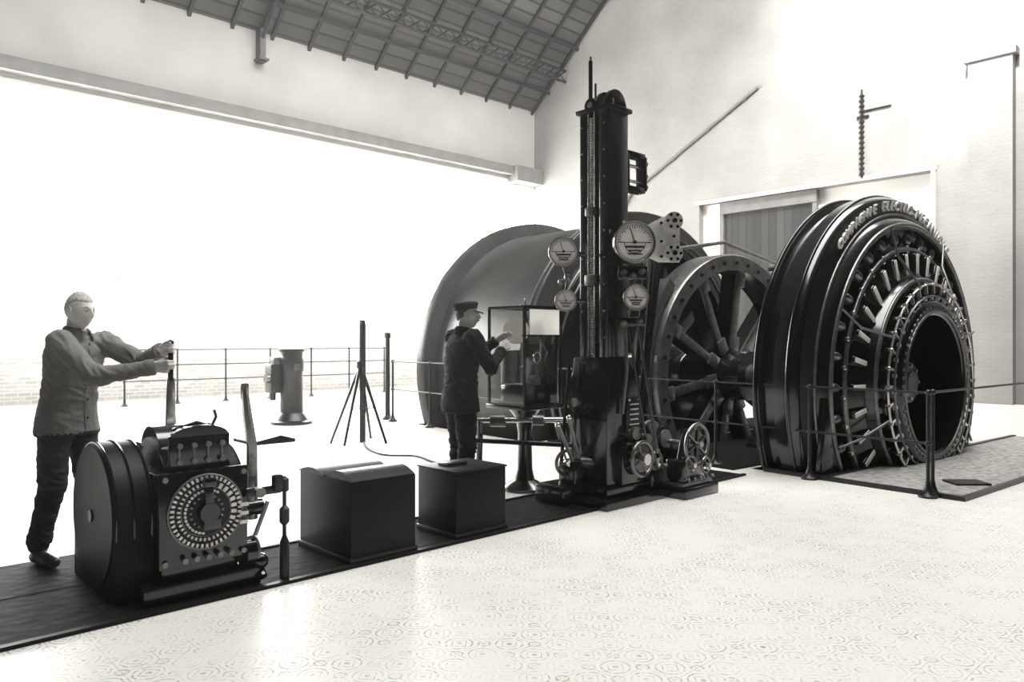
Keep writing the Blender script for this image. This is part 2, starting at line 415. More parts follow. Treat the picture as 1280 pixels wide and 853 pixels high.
def person(pos,yaw,sc,J,mats,head_kw,hands):
    W=WF(pos[0],pos[1],J.get('z',0),yaw); e=E('workman',W); S=Matrix.Scale(sc,4)
    bm=bmesh.new()
    pv=V(J['pelvis']); cs=V(J['chest']); nk=V(J['neck'])
    mid=pv.lerp(cs,.5)
    ellloft(bm,[((pv.x,pv.y,J['hem']),.156,.208),((pv.x,pv.y,J['hem']+.05),.152,.203),(pv+V((0,0,.02)),.140,.190),(mid,.126,.168),(cs-V((0,0,.05)),.138,.190),(cs+V((0,0,.06)),.128,.192),(nk-V((.01,0,.07)),.098,.165),(nk-V((.006,0,.02)),.078,.10),(nk+V((.0,0,.02)),.062,.066)])
    ellloft(bm,[((pv.x,pv.y,pv.z-.14),.11,.15),((pv.x,pv.y,pv.z),.12,.165)])
    capsule(bm,nk,.056,V(J['headc'])+V((-.025,0,-.06)),.054)
    for s_ in ('L','R'):
        sh,el,wr=V(J['sh'+s_]),V(J['el'+s_]),V(J['wr'+s_])
        capsule(bm,nk-V((.01,0,.07)),.062,sh-V((0,0,.01)),.066); capsule(bm,sh,.072,el,.056)
        capsule(bm,el,.056,wr-(wr-el).normalized()*.03,.041)
        d=(wr-el).normalized(); capsule(bm,wr-d*.10,.044,wr-d*.045,.046)
        hp,kn,an=V(J['hp'+s_]),V(J['kn'+s_]),V(J['an'+s_])
        capsule(bm,hp,.102,kn,.076); capsule(bm,kn,.074,an+V((-.01,0,.03)),.062)
    me=remesh(bm,.010,2)
    bends=[V(J[k+s_]) for k in ('el','kn') for s_ in 'LR']+[V(J['sh'+s_]) for s_ in 'LR']
    N=[v.normal.copy() for v in me.vertices]
    for v,nn in zip(me.vertices,N):
        p=v.co; w1=noise.noise(V((p.x*6,p.y*6,p.z*13)))
        near=exp(-(min((p-b).length_squared for b in bends))/.017)
        near=max(near,.8*exp(-((p.z-J['hem']-.28)/.07)**2),.7*exp(-((p.z-.14)/.09)**2))
        rid=1-abs(noise.noise(V((p.x*9+9,p.y*9,p.z*22+p.x*18))))*2.2
        a=w1*.007+max(0,rid-.3)*(.007+.014*near)
        if p.z<.12: a*=.4
        if (p.x-nk.x)**2+(p.y-nk.y)**2<.01 and p.z>nk.z-.02: a*=.1
        v.co=p+nn*a
    hem=J['hem']+.010
    nz=nk.z+.010
    def mf(c):
        if c.z>nz and (c.x-nk.x)**2+(c.y-nk.y)**2<.0144: return 2
        return 0 if c.z>hem else 1
    finish(me,'clothed_body',e,S,[mats[0],mats[1],mats[2]],mf)
    g=G('jacket_details',None,Matrix(),(mats[0],))
    t=bmesh.new(); n=28; A=[];Bv=[];C2=[]
    for i in range(n+1):
        a=radians(22)+radians(316)*i/n
        A.append(t.verts.new(nk+V((.060*cos(a)+.004,.064*sin(a),.040-.012*cos(a)))))
        Bv.append(t.verts.new(nk+V((.074*cos(a)+.004,.078*sin(a),.028-.014*cos(a)))))
        C2.append(t.verts.new(nk+V((.092*cos(a)+.006,.104*sin(a),-.020-.026*max(0,cos(a))))))
    for P,Q in ((A,Bv),(Bv,C2)):
        for i in range(n): t.faces.new((P[i],P[i+1],Q[i+1],Q[i]))
    bmesh.ops.solidify(t,geom=t.faces[:],thickness=.006)
    g.add(t,None,mats[0])
    prof=[((pv.x+.158),J['hem']+.02),((pv.x+.145),pv.z+.02),((mid.x+.132),mid.z),((cs.x+.143),cs.z-.05),((cs.x+.134),cs.z+.06),((nk.x+.088),nk.z-.06)]
    for (x0,za),(x1,zb) in zip(prof[:-1],prof[1:]): g.tube([(x0-.002,-.012,za),(x1-.002,-.012,zb)],.004,mats[0],6)
    for k in range(5):
        z=J['hem']+.10+.115*k
        for (x0,za),(x1,zb) in zip(prof[:-1],prof[1:]):
            if za<=z<=zb:
                x=x0+(x1-x0)*(z-za)/(zb-za); g.sph((x+.002,.006,z),.009,INK,2,(.5,1,1))
    for s_ in 'LR':
        el,wr=V(J['el'+s_]),V(J['wr'+s_]); d=(wr-el).normalized()
        g.lathe([(.030,0),(.046,0),(.050,-.008),(.050,-.05),(.046,-.056)],wr-d*.002,d,mats[0],28)
    o=g.done(); o.parent=e; o.matrix_local=S
    g=G('boots',None,Matrix(),(SHOE,)); 
    b2=bmesh.new()
    capsule(b2,(0,0,.05),.045,(0,0,.11),.048); capsule(b2,(-.035,0,.042),.042,(.10,0,.040),.040); capsule(b2,(.10,0,.038),.042,(.165,0,.033),.033)
    for v in b2.verts: v.co.z=max(v.co.z,.0)
    m2=remesh(b2,.010,3)
    for v in m2.vertices: v.co.z=max(v.co.z,0.0)
    for s_ in ('L','R'):
        a=V(J['an'+s_]); g.mesh(m2,Matrix.Translation((a.x,a.y,0))@rotz(J.get('ft'+s_,0)),SHOE)
    o=g.done(); o.parent=e; o.matrix_local=S
    head(e,J['headc'],J.get('hyaw',0),J.get('hpitch',0),mats[2],mats[3],S,**head_kw)
    for (n,wr,xd,zd,mir,curl,th) in hands: hand(n,e,wr,xd,zd,mir,curl,mats[2],th,S)
    return e
KF=RF(1.66,4.3,0)
lev=KF@V((.04,.65,0)); px,py=-2.93,4.97
dx,dy=lev.x-px,lev.y-py; dist=sqrt(dx*dx+dy*dy); sc1=1.04; yaw1=math.atan2(dy,dx); Lx=dist/sc1
J1=dict(z=.013,pelvis=(0,0,.93),chest=(.05,0,1.26),neck=(.07,0,1.43),headc=(.095,0,1.575),hem=.80,
 shL=(.12,.17,1.37),shR=(.12,-.17,1.37),elL=(.40,.18,1.24),elR=(.39,-.20,1.17),wrL=(Lx-.088,.026,1.325),wrR=(Lx-.088,-.026,1.225),
 hpL=(0,.09,.90),hpR=(0,-.09,.90),knL=(.06,.11,.50),knR=(.0,-.11,.50),anL=(.08,.12,.09),anR=(-.08,-.13,.09),ftL=.1,ftR=-.25,hyaw=-.1,hpitch=.12)
grip=(62,80,45)
person((px,py),yaw1,sc1,J1,(JACK1,TROU1,SKIN1,HAIR1),dict(moust=False),
 [('hand_right',J1['wrR'],(1,0,.02),(0,-1,0),1,grip,.9),('hand_left',J1['wrL'],(1,0,.02),(0,1,0),-1,grip,.9)])
J2=dict(pelvis=(0,0,.93),chest=(.02,0,1.28),neck=(.03,0,1.470),headc=(.065,0,1.615),hem=.80,
 shL=(.03,.185,1.42),shR=(.03,-.185,1.42),elL=(.20,.24,1.21),elR=(.16,-.25,1.17),wrL=(.40,.08,1.40),wrR=(.36,-.08,1.31),
 hpL=(0,.09,.90),hpR=(0,-.09,.90),knL=(.04,.10,.50),knR=(.02,-.10,.50),anL=(.03,.12,.09),anR=(-.03,-.11,.09),ftL=.2,ftR=-.2,hyaw=-.45,hpitch=.02)
person((-.46,6.68),radians(30),1.04,J2,(JACK2,TROU2,SKIN,HAIR),dict(moust=True,cap=True,hatm=CAPM),
 [('hand_right',J2['wrR'],(.75,.15,.6),(-.3,-.9,.2),1,(25,35,25),.7),('hand_left',J2['wrL'],(.85,-.1,.5),(-.3,.8,.4),-1,(25,35,25),.7)])
# ------------------------------------------------------------------ ROOM
A0,B0=20.2,20.2
EAVE=10.1; RID_B=8.1; RID_Z=EAVE+.875*(B0-RID_B); BN=-4.0
AL=-3.0
def wallgrid(g,u0,u1,z0,z1,opens,place):
    us=sorted(set([u0,u1]+[o[0] for o in opens]+[o[1] for o in opens])); zs=sorted(set([z0,z1]+[o[2] for o in opens]+[o[3] for o in opens]))
    for i in range(len(us)-1):
        for j in range(len(zs)-1):
            cu,cz=(us[i]+us[i+1])/2,(zs[j]+zs[j+1])/2
            if any(o[0]<cu<o[1] and o[2]<cz<o[3] for o in opens): continue
            place(g,us[i],us[i+1],zs[j],zs[j+1])
R0=RF()
wins=[(-1.8+4.45*i,-1.8+4.45*i+4.15,2.0,7.2) for i in range(5)]
g=G('wall_left',F=R0,mats=(PLL,))
wallgrid(g,AL,A0+.4,0,EAVE,wins,lambda g,a,b,c,d:g.box(((a+b)/2,B0+.2,(c+d)/2),(b-a,.4,d-c)))
g.done(False,origin=R0)
for i,w in enumerate(wins):
    g=G('window_%d'%(i+1),F=R0,mats=(WHITEP,))
    g.box(((w[0]+w[1])/2,B0+.12,(w[2]+w[3])/2),(w[1]-w[0],.02,w[3]-w[2]),PANE)
    for k in range(5):
        x=w[0]+.03+(w[1]-w[0]-.06)*k/4; g.box((x,B0+.09,(w[2]+w[3])/2),(.035,.03,w[3]-w[2]))
    for k in range(6):
        z=w[2]+.03+(w[3]-w[2]-.06)*k/5; g.box(((w[0]+w[1])/2,B0+.09,z),(w[1]-w[0],.03,.035))
    g.box(((w[0]+w[1])/2,B0-.04,w[2]-.05),(w[1]-w[0]+.2,.18,.08))
    g.done(False,origin=R0)
g=G('trim_1',F=R0,mats=(GREYRAIL,))
g.box((8.6,B0-.15,7.62),(A0-AL,.3,.22)); g.box((8.6,B0-.22,7.78),(A0-AL,.1,.1)); g.box((A0-.7,B0-.25,7.55),(1.3,.5,.55))
g.done(False,origin=R0)
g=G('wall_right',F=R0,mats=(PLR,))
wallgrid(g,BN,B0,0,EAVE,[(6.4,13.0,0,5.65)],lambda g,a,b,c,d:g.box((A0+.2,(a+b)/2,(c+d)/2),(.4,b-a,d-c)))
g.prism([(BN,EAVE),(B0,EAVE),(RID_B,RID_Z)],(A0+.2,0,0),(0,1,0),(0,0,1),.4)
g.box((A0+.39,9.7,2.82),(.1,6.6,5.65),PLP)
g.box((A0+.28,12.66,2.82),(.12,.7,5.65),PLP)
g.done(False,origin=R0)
g=G('door_1',F=R0,mats=(PLANK,))
g.box((A0+.25,10.85,2.65),(.08,2.9,5.3))
for b in (9.42,12.3): g.box((A0+.2,b,2.7),(.14,.12,5.4),GREYRAIL)
g.box((A0+.2,10.85,5.46),(.2,3.0,.34),GREYRAIL); g.box((A0+.18,10.85,3.6),(.05,2.8,.2))
g.done(False,origin=R0)
g=G('trim_2',F=R0,mats=(PLR,))
g.box((A0-.12,5.1,4.0),(.3,.9,8.0)); g.box((A0-.14,5.1,8.05),(.38,1.05,.16)); g.done(False,origin=R0)
g=G('trim_3',F=R0,mats=(PLP,))
g.box((A0-.02,6.37,2.85),(.06,.1,5.7)); g.box((A0-.02,9.7,5.7),(.06,6.8,.1)); g.done(False,origin=R0)
g=G('wall_conduit',F=R0,mats=(GREYRAIL,))
g.cyl((A0-.07,15.6,6.35),(A0-.07,11.0,8.8),.05,n=12); g.cyl((A0-.07,15.6,6.35),(A0-.07,15.9,5.9),.05,n=12)
for k in range(4):
    f=.1+.27*k; g.box((A0-.04,15.6-4.6*f,6.35+2.45*f),(.08,.08,.12),GREYRAIL)
g.done(origin=R0)
g=G('wall_insulator_string',F=R0,mats=(IRON,))
for k in range(16): g.lathe([(0,0),(.03,0),(.075,.05),(.03,.11),(0,.13)],(A0-.1,8.05,5.75+k*.135),(0,0,1),n=12)
g.cyl((A0-.1,8.05,5.7),(A0-.1,8.05,8.0),.025); g.box((A0-.03,8.05,7.3),(.06,.3,.05)); g.box((A0-.03,7.7,7.45),(.04,.7,.03))
g.done(origin=R0)
def roofpt(b): return EAVE+.875*(B0-b) if b>=RID_B else EAVE+(RID_Z-EAVE)*(b-BN)/(RID_B-BN)
g=G('ceiling',F=R0,mats=(ROOFB,))
def slab(b1,z1,b2,z2,th,a1,a2,mat=0,off=0):
    g.prism([(b1,z1+off),(b2,z2+off),(b2,z2+off+th),(b1,z1+off+th)],((a1+a2)/2,0,0),(0,1,0),(0,0,1),a2-a1,mat)
slab(B0+.4,EAVE-.35,RID_B,RID_Z,.12,AL,A0+.4); slab(RID_B,RID_Z,BN-.4,EAVE-.3,.12,AL,A0+.4)
a=AL
while a<A0:
    slab(B0,EAVE,RID_B,RID_Z,.12,a,a+.10,RAFT,-.14); a+=1.15
for b in (19.4,18.0,16.4,14.5,12.5,10.5):
    g.box(((AL+A0)/2,b,roofpt(b)-.16),(A0-AL,.08,.10),RAFT)
g.done(False,origin=R0)
g=G('window_6',F=R0,mats=(SKYP,))
slab(7.2,roofpt(7.2),.5,roofpt(.5),.03,1.0,19.0,SKYP,-.08)
for k in range(10): slab(7.2,roofpt(7.2),.5,roofpt(.5),.06,.97+2*k,1.03+2*k,IRON,-.14)
g.done(False,origin=R0)
T=E('roof_truss',RF(10,B0,EAVE))
g=G('lattice_purlin',T,R0,(IRON,))
def lattice(g,p1,p2,h,th,n):
    p1,p2=V(p1),V(p2); up=V((0,0,h))
    g.tube([p1,p2],th,n=4); g.tube([p1+up,p2+up],th,n=4)
    for i in range(n):
        a=p1.lerp(p2,i/n); b=p1.lerp(p2,(i+1)/n)
        g.tube([a,b+up],th*.5,n=4); g.tube([a+up,b],th*.5,n=4)
lattice(g,(2,18.6,10.85),(A0,18.6,10.85),.40,.055,34)
g.done(False)
g=G('principal_rafters',T,R0,(IRON,))
for a in (9.3,):
    lattice(g,(a,B0,EAVE-.5),(a,RID_B,RID_Z-.5),.38,.05,26)
    g.box((a,B0-.15,EAVE-.45),(.16,.3,.9)); g.box((a,B0-.2,EAVE-.85),(.28,.36,.06))
g.done(False)
# floor with pits
pits=[((-2.14,2.14),(-.05,.80),1.6),((-1.62,1.62),(2.4,2.98),1.2),((-2.66,2.66),(4.05,7.15),2.1)]
outer=[R0@V(p) for p in ((AL,-4.0,0),(A0+.2,-4.0,0),(A0+.2,B0+.2,0),(AL,B0+.2,0))]
outer=[V((p.x,p.y,0)) for p in outer]
holes=[[MF(x[0],y[0])@V((0,0,0)),MF(x[0],y[1])@V((0,0,0)),MF(x[1],y[1])@V((0,0,0)),MF(x[1],y[0])@V((0,0,0))] for x,y,d in pits]
tri=geometry.tessellate_polygon([outer]+holes); allp=outer+[p for h in holes for p in h]
t=bmesh.new(); vs=[t.verts.new(p) for p in allp]
for a,b,c in tri: t.faces.new((vs[a],vs[b],vs[c]))
for f in t.faces: 
    f.normal_update()
    if f.normal.z<0: f.normal_flip()
me=bpy.data.meshes.new('floor'); t.to_mesh(me); t.free(); me.materials.append(TILE)
fo=bpy.data.objects.new('floor',me); COL.objects.link(fo)
g=G('machine_pit',F=MF(),mats=(IRON,))
for x,y,d in pits:
    w,l=x[1]-x[0],y[1]-y[0]; cx,cy=(x[0]+x[1])/2,(y[0]+y[1])/2
    g.box((cx,cy,-d),(w+.2,l+.2,.1))
    for sx in (x[0]-.04,x[1]+.04): g.box((sx,cy,-d/2-.01),(.08,l+.16,d))
    for sy in (y[0]-.04,y[1]+.04): g.box((cx,sy,-d/2-.01),(w,.08,d))
g.done(False,origin=MF())
g=G('floor_trench_cover',F=R0,mats=(CHEQ,))
g.box((2.3,4.6,.006),(10.2,.78,.012),CHEQ); g.box((2.3,4.2,.012),(10.2,.04,.02),MATTE); g.box((4.8,4.99,.012),(5.2,.03,.02),MATTE)
g.box((-.4,5.35,.006),(5.0,.76,.012),CHEQ)
g.done(False,origin=R0)
g=G('machine_surround_plates',F=MF(),mats=(CHEQ,))
g.box((.6,1.6,.008),(6.0,1.5,.016),CHEQ); g.box((.6,3.5,.008),(6.0,.96,.016),CHEQ)
for x in (-2.02,2.62): g.box((x,2.69,.008),(.76 if x<0 else 1.96,.64,.016),CHEQ)
g.done(False,origin=MF())
g=G('generator_floor_plate',F=MF(),mats=(CHEQL,))
g.box((.6,-.75,.012),(5.5,1.3,.024),CHEQL); g.box((.6,-1.42,.02),(5.6,.05,.04),IRON); g.box((-2.17,-.4,.02),(.06,2.0,.04),IRON); g.box((.6,-.09,.02),(5.5,.06,.04),IRON)
g.done(False,origin=MF())
# ------------------------------------------------------------------ GENERATOR
ZC=.94
S=E('generator',MF(0,0,ZC)); F=MF(0,0,ZC); YA=(0,1,0)
def ylathe(g,prof,mat=0,n=96,close=False): g.lathe([(r,y) for r,y in prof],(0,0,0),YA,mat,n,close)
def pol(r,a,y): return V((r*cos(a),y,r*sin(a)))
g=G('housing',S,F,(BLACK,))
ylathe(g,[(1.7,.74),(2.05,.76),(2.2,.72),(2.3,.68),(2.3,.60),(2.23,.56),(2.23,.46),(2.3,.42),(2.31,.28),(2.3,.20),(2.26,.15),(2.05,.09),(2.03,.06),(1.98,-.02),(1.93,-.04),(1.88,-.02),(1.86,.08),(1.0,.08)])
for r,y,k,mt in ((2.31,.64,.02,BLACK),(2.31,.25,.02,BLACK),(2.06,.08,.022,GREY),(1.93,-.03,.03,GREY)): g.torus((0,y,0),YA,r,k,mt,96,8)  # the grey rim rings carry painted-in highlights
g.done(ang=50)
g=G('maker_lettering',S,F,(IRON,))
ylathe(g,[(2.255,.135),(2.258,.130),(2.085,.082),(2.082,.09)],IRON)
n=len(TXT)
for i,ch in enumerate(TXT):
    if ch==' ': continue
    a=radians(133-(133-52)*i/(n-1))
    me=text_mesh(ch,.165,.012)
    M=Matrix.Translation(pol(2.17,a,.088))@rotax(-(a-pi/2),(0,1,0))@rotx(radians(90))@rotx(radians(14))
    g.mesh(me,M,DIAL)
g.done(False)
for me in _tc.values(): bpy.data.meshes.remove(me)
g=G('end_windings',S,F,(BLACK,))
for i in range(32):
    a=2*pi*i/32
    g.sph(pol(1.76,a,.02),.085,GREY,2,(1.0,.7,.62),rot=rotax(-a,(0,1,0)))  # coil lobes greyed, highlights put into their colour
    M=rotax(-a,(0,1,0))
    g.box((1.45,-.06,0),(.27,.10,.085),BLACK,.02,M=M)
    g.box((1.45,-.115,0),(.25,.02,.055),DIAL,.008,M=M)  # white strip stands in for the highlight on each dark bar
    g.box((1.62,-.03,.11),(.10,.05,.05),STEEL,.01,M=M)
ylathe(g,[(1.64,.1),(1.66,-.02),(1.61,-.06),(1.58,.0),(1.30,-.10),(1.27,-.19),(1.23,-.19),(1.2,-.12),(1.04,-.2)])
g.torus((0,-.03,0),YA,1.63,.03,GREY,96,8); g.torus((0,-.19,0),YA,1.25,.028,GREY,96,8)  # coil ring greyed to paint in its highlight
g.done(ang=50)
g=G('brush_rocker',S,F,(IRON,))
for i in range(36):
    a=2*pi*i/36; M=rotax(-a,(0,1,0))
    g.box((1.12,-.24,0),(.15,.10,.07),BLACK,.015,M=M)
    g.box((1.13,-.30,.0),(.10,.02,.03),STEEL,M=M)
    g.box((1.03,-.30,.06),(.05,.03,.04),PALE,M=M)
    g.cyl(M@V((1.2,-.28,0)),M@V((1.2,-.33,0)),.018,mat=STEEL,n=8)
g.torus((0,-.30,0),YA,1.19,.014,STEEL,96,6); g.torus((0,-.31,0),YA,1.05,.014,GREY,96,6)
for k in range(8):
    a=2*pi*(k+.4)/8; g.tube([pol(1.22,a,-.3),pol(1.6,a+.05,-.14),pol(1.95,a+.02,-.08)],.014,GREY)
g.done()
g=G('commutator',S,F,(IRON,))
ylathe(g,[(1.03,-.1),(1.0,-.31),(.97,-.34),(.86,-.34),(.82,-.31),(.82,.35),(0,.35)],BLACK)
for i in range(60):
    M=rotax(-2*pi*i/60,(0,1,0)); g.box((.92,-.345,0),(.03,.012,.03),GREY,M=M)
g.torus((0,-.34,0),YA,.86,.018,GREY,96,8)
g.done(ang=50)
g=G('shaft_end',S,F,(GREY,))
ylathe(g,[(.0,-.06),(.13,-.06),(.14,-.03),(.25,-.02),(.26,.05),(.26,.35),(0,.36)],GREY,40)
for k in range(8): g.cyl(pol(.2,k*pi/4,-.05),pol(.2,k*pi/4,0),.02,mat=STEEL,n=8)
g.done()
g=G('bearer_feet',S,F,(BLACK,))
for sx in (-1,1):
    g.prism([(sx*2.0,.05),(sx*2.13,.05),(sx*2.12,-.9),(sx*1.85,-.93)] ,(0,.28,0),(1,0,0),(0,0,1),.1)
g.prism([(-2.02,-.1),(-1.97,-.1),(-1.83,-.91),(-2.10,-.91)],(0,-.0,0),(1,0,0),(0,0,1),.08,BLACK,.01)
g.done()
# ------------------------------------------------------------------ WINDING DRUM + BRAKE WHEEL
D=E('winding_drum',MF(0,5,ZC))
g=G('main_shaft',D,F,(GREY,)); g.cyl((0,.4,0),(0,7.6,0),.17,mat=GREY,n=32); g.cyl((0,1.2,0),(0,1.28,0),.33,mat=BLACK,n=32); g.cyl((0,2.2,0),(0,3.2,0),.36,mat=BLACK,n=32); g.done()
g=G('brake_wheel',D,F,(GREY,))
yw=2.68
ylathe(g,[(1.56,yw-.22),(1.78,yw-.22),(1.80,yw-.19),(1.80,yw+.19),(1.78,yw+.22),(1.56,yw+.22),(1.54,yw+.1),(1.54,yw-.1)],GREY,96,True)
for i in range(36):
    a=2*pi*i/36; g.cyl(pol(1.67,a,yw-.25),pol(1.67,a,yw-.21),.028,mat=BLACK,n=8)
for i in range(10):
    a=2*pi*(i+.25)/10; M=rotax(-a,(0,1,0))
    g.box((.96,yw-.1,0),(1.22,.04,.13),GREY,.01,M=M); g.box((.96,yw+.06,0),(1.22,.28,.025),BLACK,M=M); g.box((1.46,yw-.13,0),(.22,.05,.20),GREY,.01,M=M)
    g.box((.48,yw-.13,0),(.22,.05,.19),GREY,.01,M=M)
g.done()
g=G('drum_body',D,F,(DRUM,))
ylathe(g,[(2.1,4.2),(2.62,4.2),(2.64,4.24),(2.64,4.34),(2.5,4.38),(2.5,4.6),(2.53,6.7),(2.74,6.75),(2.76,6.8),(2.76,6.95),(2.4,7.0),(2.1,7.0)],DRUM,128)
ylathe(g,[(2.05,4.0),(2.3,4.0),(2.32,4.03),(2.32,4.2),(2.1,4.2)],BLACK)
for r,y in ((2.64,4.22),(2.64,4.33),(2.32,4.02),(2.2,3.99)): g.torus((0,y,0),YA,r,.02,GREY,96,6)
g.done(ang=50)
g=G('drum_spokes',D,F,(BLACK,))
for y in (4.3,6.9):
    for i in range(10):
        M=rotax(-2*pi*i/10,(0,1,0)); g.box((1.3,y,0),(1.9,.12,.2),BLACK,.01,M=M)
    g.cyl((0,y-.2,0),(0,y+.2,0),.5,mat=BLACK,n=32)
ylathe(g,[(.5,4.45),(2.45,4.45)],IRON)
g.done()
B=E('shaft_bearing',MF(0,1.6,0))
for nm,yy in (('pedestal',1.55),('pedestal_rear',3.55)):
    g=G(nm,B,F,(BLACK,))
    g.prism([(-.75,-.93),(.75,-.93),(.45,-.55),(.32,-.1),(-.32,-.1),(-.45,-.55)],(0,yy,0),(1,0,0),(0,0,1),.5,BLACK,.02)
    g.lathe([(.18,-.3),(.34,-.3),(.36,-.27),(.36,.27),(.34,.3),(.18,.3)],(0,yy,0),YA,BLACK,40)
    g.box((0,yy,.38),(.2,.3,.1),GREY,.02); g.cyl((0,yy,.4),(0,yy,.55),.03,mat=PALE)
    g.done()
K=E('brake_gear',MF(-2,2.7,0))
g=G('brake_posts',K,F,(BLACK,))
for sx in (-1,1):
    for yy in (-.12,.12):
        g.prism([(sx*1.95,-.92),(sx*2.25,-.92),(sx*2.15,.3),(sx*1.72,1.75),(sx*1.58,1.72),(sx*1.85,.3)],(0,yw+yy,0),(1,0,0),(0,0,1),.06,BLACK)
    arc=[(1.84*cos(t),1.84*sin(t)) for t in [radians(-20+8*i) for i in range(9)]]+[(1.98*cos(t),1.98*sin(t)) for t in [radians(44-8*i) for i in range(9)]]
    g.prism([(sx*p[0],p[1]) for p in arc],(0,yw,0),(1,0,0),(0,0,1),.3,GREY)
    g.cyl((sx*1.65,yw-.25,1.72),(sx*1.65,yw+.25,1.72),.06,mat=STEEL,n=16); g.cyl((sx*2.05,yw-.2,.3),(sx*2.05,yw+.2,.3),.05,mat=STEEL,n=16)
g.tube([(-1.65,yw,1.72),(0,yw,2.0),(1.65,yw,1.72)],.03,GREY); g.done()
# ------------------------------------------------------------------ INDICATOR COLUMN
C=E('depth_indicator_column',RF(5.35,4.45,0)); CF=RF(5.35,4.45,0)
ch=3.53
g=G('column_body',C,CF,(BLACK,))
g.box((.03,0,(ch+.9)/2),(.22,.30,ch-.9),BLACK)
g.box((.0,-.115,(ch+.9)/2),(.28,.11,ch-.9),BLACK,.008); g.box((-.02,.125,(ch+.9)/2),(.24,.09,ch-.9),BLACK,.008)
g.box((0,0,ch+.01),(.34,.40,.04),BLACK,.008)
hood=[(-.13,0),(-.13,.06)]+[(.13*cos(t),.06+.13*sin(t)) for t in [pi-pi*i/10 for i in range(11)]]+[(.13,0)]
g.prism(hood,(.0,-.13,ch),(1,0,0),(0,0,1),.05,BLACK,.006)
g.prism(hood,(.0,-.02,ch),(1,0,0),(0,0,1),.03,BLACK)
g.done()
g=G('spindle',C,CF,(GREY,))
prof=[]; z=1.25
prof.append((0,z))
while z<ch-.05:
    prof+= [(.020,z),(.030,z+.012)]; z+=.024
prof.append((0,z))
g.lathe([(r,h) for r,h in prof],(-.115,.04,0),(0,0,1),GREY,12)
g.cyl((-.13,.075,1.2),(-.13,.075,ch),.008,mat=STEEL,n=8)
g.cyl((-.13,.0,1.2),(-.13,.0,ch),.008,mat=GREY,n=8)
g.box((-.14,.04,2.0),(.05,.11,.10),GREY,.01); g.box((-.14,.04,2.62),(.05,.10,.08),GREY,.01)
g.cyl((-.07,.10,ch),(-.07,.10,4.02),.020,mat=BLACK,n=12); g.cyl((-.07,.10,4.0),(-.07,.10,4.06),.012,mat=GREY,n=12)
g.cyl((-.07,.04,ch),(-.07,.04,3.80),.010,mat=BLACK,n=12)
g.cyl((-.11,.07,ch+.07),(-.03,.07,ch+.07),.07,mat=BLACK,n=20); g.cyl((-.12,.07,ch+.07),(-.02,.07,ch+.07),.03,mat=STEEL,n=12)
for y in (-.14,-.09): 
    g.cyl((-.06,y,ch+.03),(-.06,y,ch+.1),.02,mat=GREY,n=8)
z=1.0
while z<ch:
    g.cyl((-.145,-.12,z),(-.135,-.12,z),.011,mat=GREY,n=8); g.cyl((-.145,.145,z),(-.13,.145,z),.011,mat=GREY,n=8); z+=.24
g.done()
g=G('bracket_loop',C,CF,(BLACK,))
def rectring(g,c,w,h,t,th,mat):
    g.box((c[0],c[1],c[2]+h/2),(w,th,t),mat,.006); g.box((c[0],c[1],c[2]-h/2),(w,th,t),mat,.006)
    g.box((c[0]-w/2,c[1],c[2]),(t,th,h),mat,.006); g.box((c[0]+w/2,c[1],c[2]),(t,th,h),mat,.006)
rectring(g,(.30,-.10,3.02),.26,.32,.05,.10,BLACK)
for z in (2.91,3.01,3.13): g.cyl((.41,-.10,z),(.50,-.10,z),.028,mat=GREY,n=10); 
g.cyl((.22,-.10,2.94),(.42,-.10,2.94),.015,mat=STEEL); g.cyl((.22,-.10,3.08),(.42,-.10,3.08),.015,mat=STEEL)
g.tube([(.15,-.1,2.86),(.20,-.1,2.78),(.17,-.1,2.72)],.018,GREY)
g.done()
g=G('pedestal_housing',C,CF,(BLACK,))
g.box((.08,.0,.04),(.95,.72,.08),BLACK,.01); g.box((.06,.02,.12),(.66,.56,.10),BLACK,.01)
g.prism([(-.22,.12),(.30,.12),(.30,.75),(.20,1.12),(.17,1.3),(-.17,1.3),(-.20,1.12),(-.22,.75)],(0,0,0),(1,0,0),(0,0,1),.44,BLACK,.012)
g.box((.12,-.235,.78),(.20,.03,.34),IRON,.01); 
for i in range(5): g.box((.12,-.255,.88-.045*i),(.13-.02*(i%2),.006,.012),PALE)
for x in (.05,.19): 
    for z in (.65,.92): g.cyl((x,-.26,z),(x,-.24,z),.012,mat=PALE,n=8)
g.box((.1,-.25,.35),(.42,.10,.34),BLACK,.02)
g.cyl((-.27,.1,.9),(-.2,.1,.9),.1,mat=BLACK); g.cyl((-.30,.1,.9),(-.2,.1,.9),.04,mat=STEEL)
g.done()
def handwheel(g,c,ax,R,r,mat,hub=STEEL,sp=4):
    ax=V(ax).normalized(); g.torus(c,ax,R,r,mat,40,8); q=ax.to_track_quat('Z','Y').to_matrix()
    for k in range(sp):
        a=2*pi*k/sp+.4; d=q@V((cos(a),sin(a),0)); g.tube([V(c),V(c)+d*R],r*.6,mat,6)
    g.cyl(V(c)-ax*.03,V(c)+ax*.05,r*1.8,mat=hub,n=16)
g=G('handwheels_and_gears',C,CF,(GREY,))
handwheel(g,(.10,-.36,.40),(0,-1,0),.15,.018,GREY); g.lathe([(0,0),(.12,0),(.12,.05),(0,.05)],(.1,-.31,.40),(0,-1,0),BLACK); g.cyl((.1,-.42,.4),(.1,-.3,.4),.05,mat=STEEL)
handwheel(g,(-.36,.12,.36),(-.4,-1,0),.11,.016,GREY); g.cyl((-.36,.10,.36),(-.2,.12,.36),.03,mat=GREY)
handwheel(g,(.42,-.28,.34),(0,-1,0),.08,.014,GREY)
g.cyl((.1,-.3,.62),(.1,-.22,.62),.06,mat=GREY); g.cyl((.28,-.3,.55),(.28,-.22,.55),.05,mat=GREY)
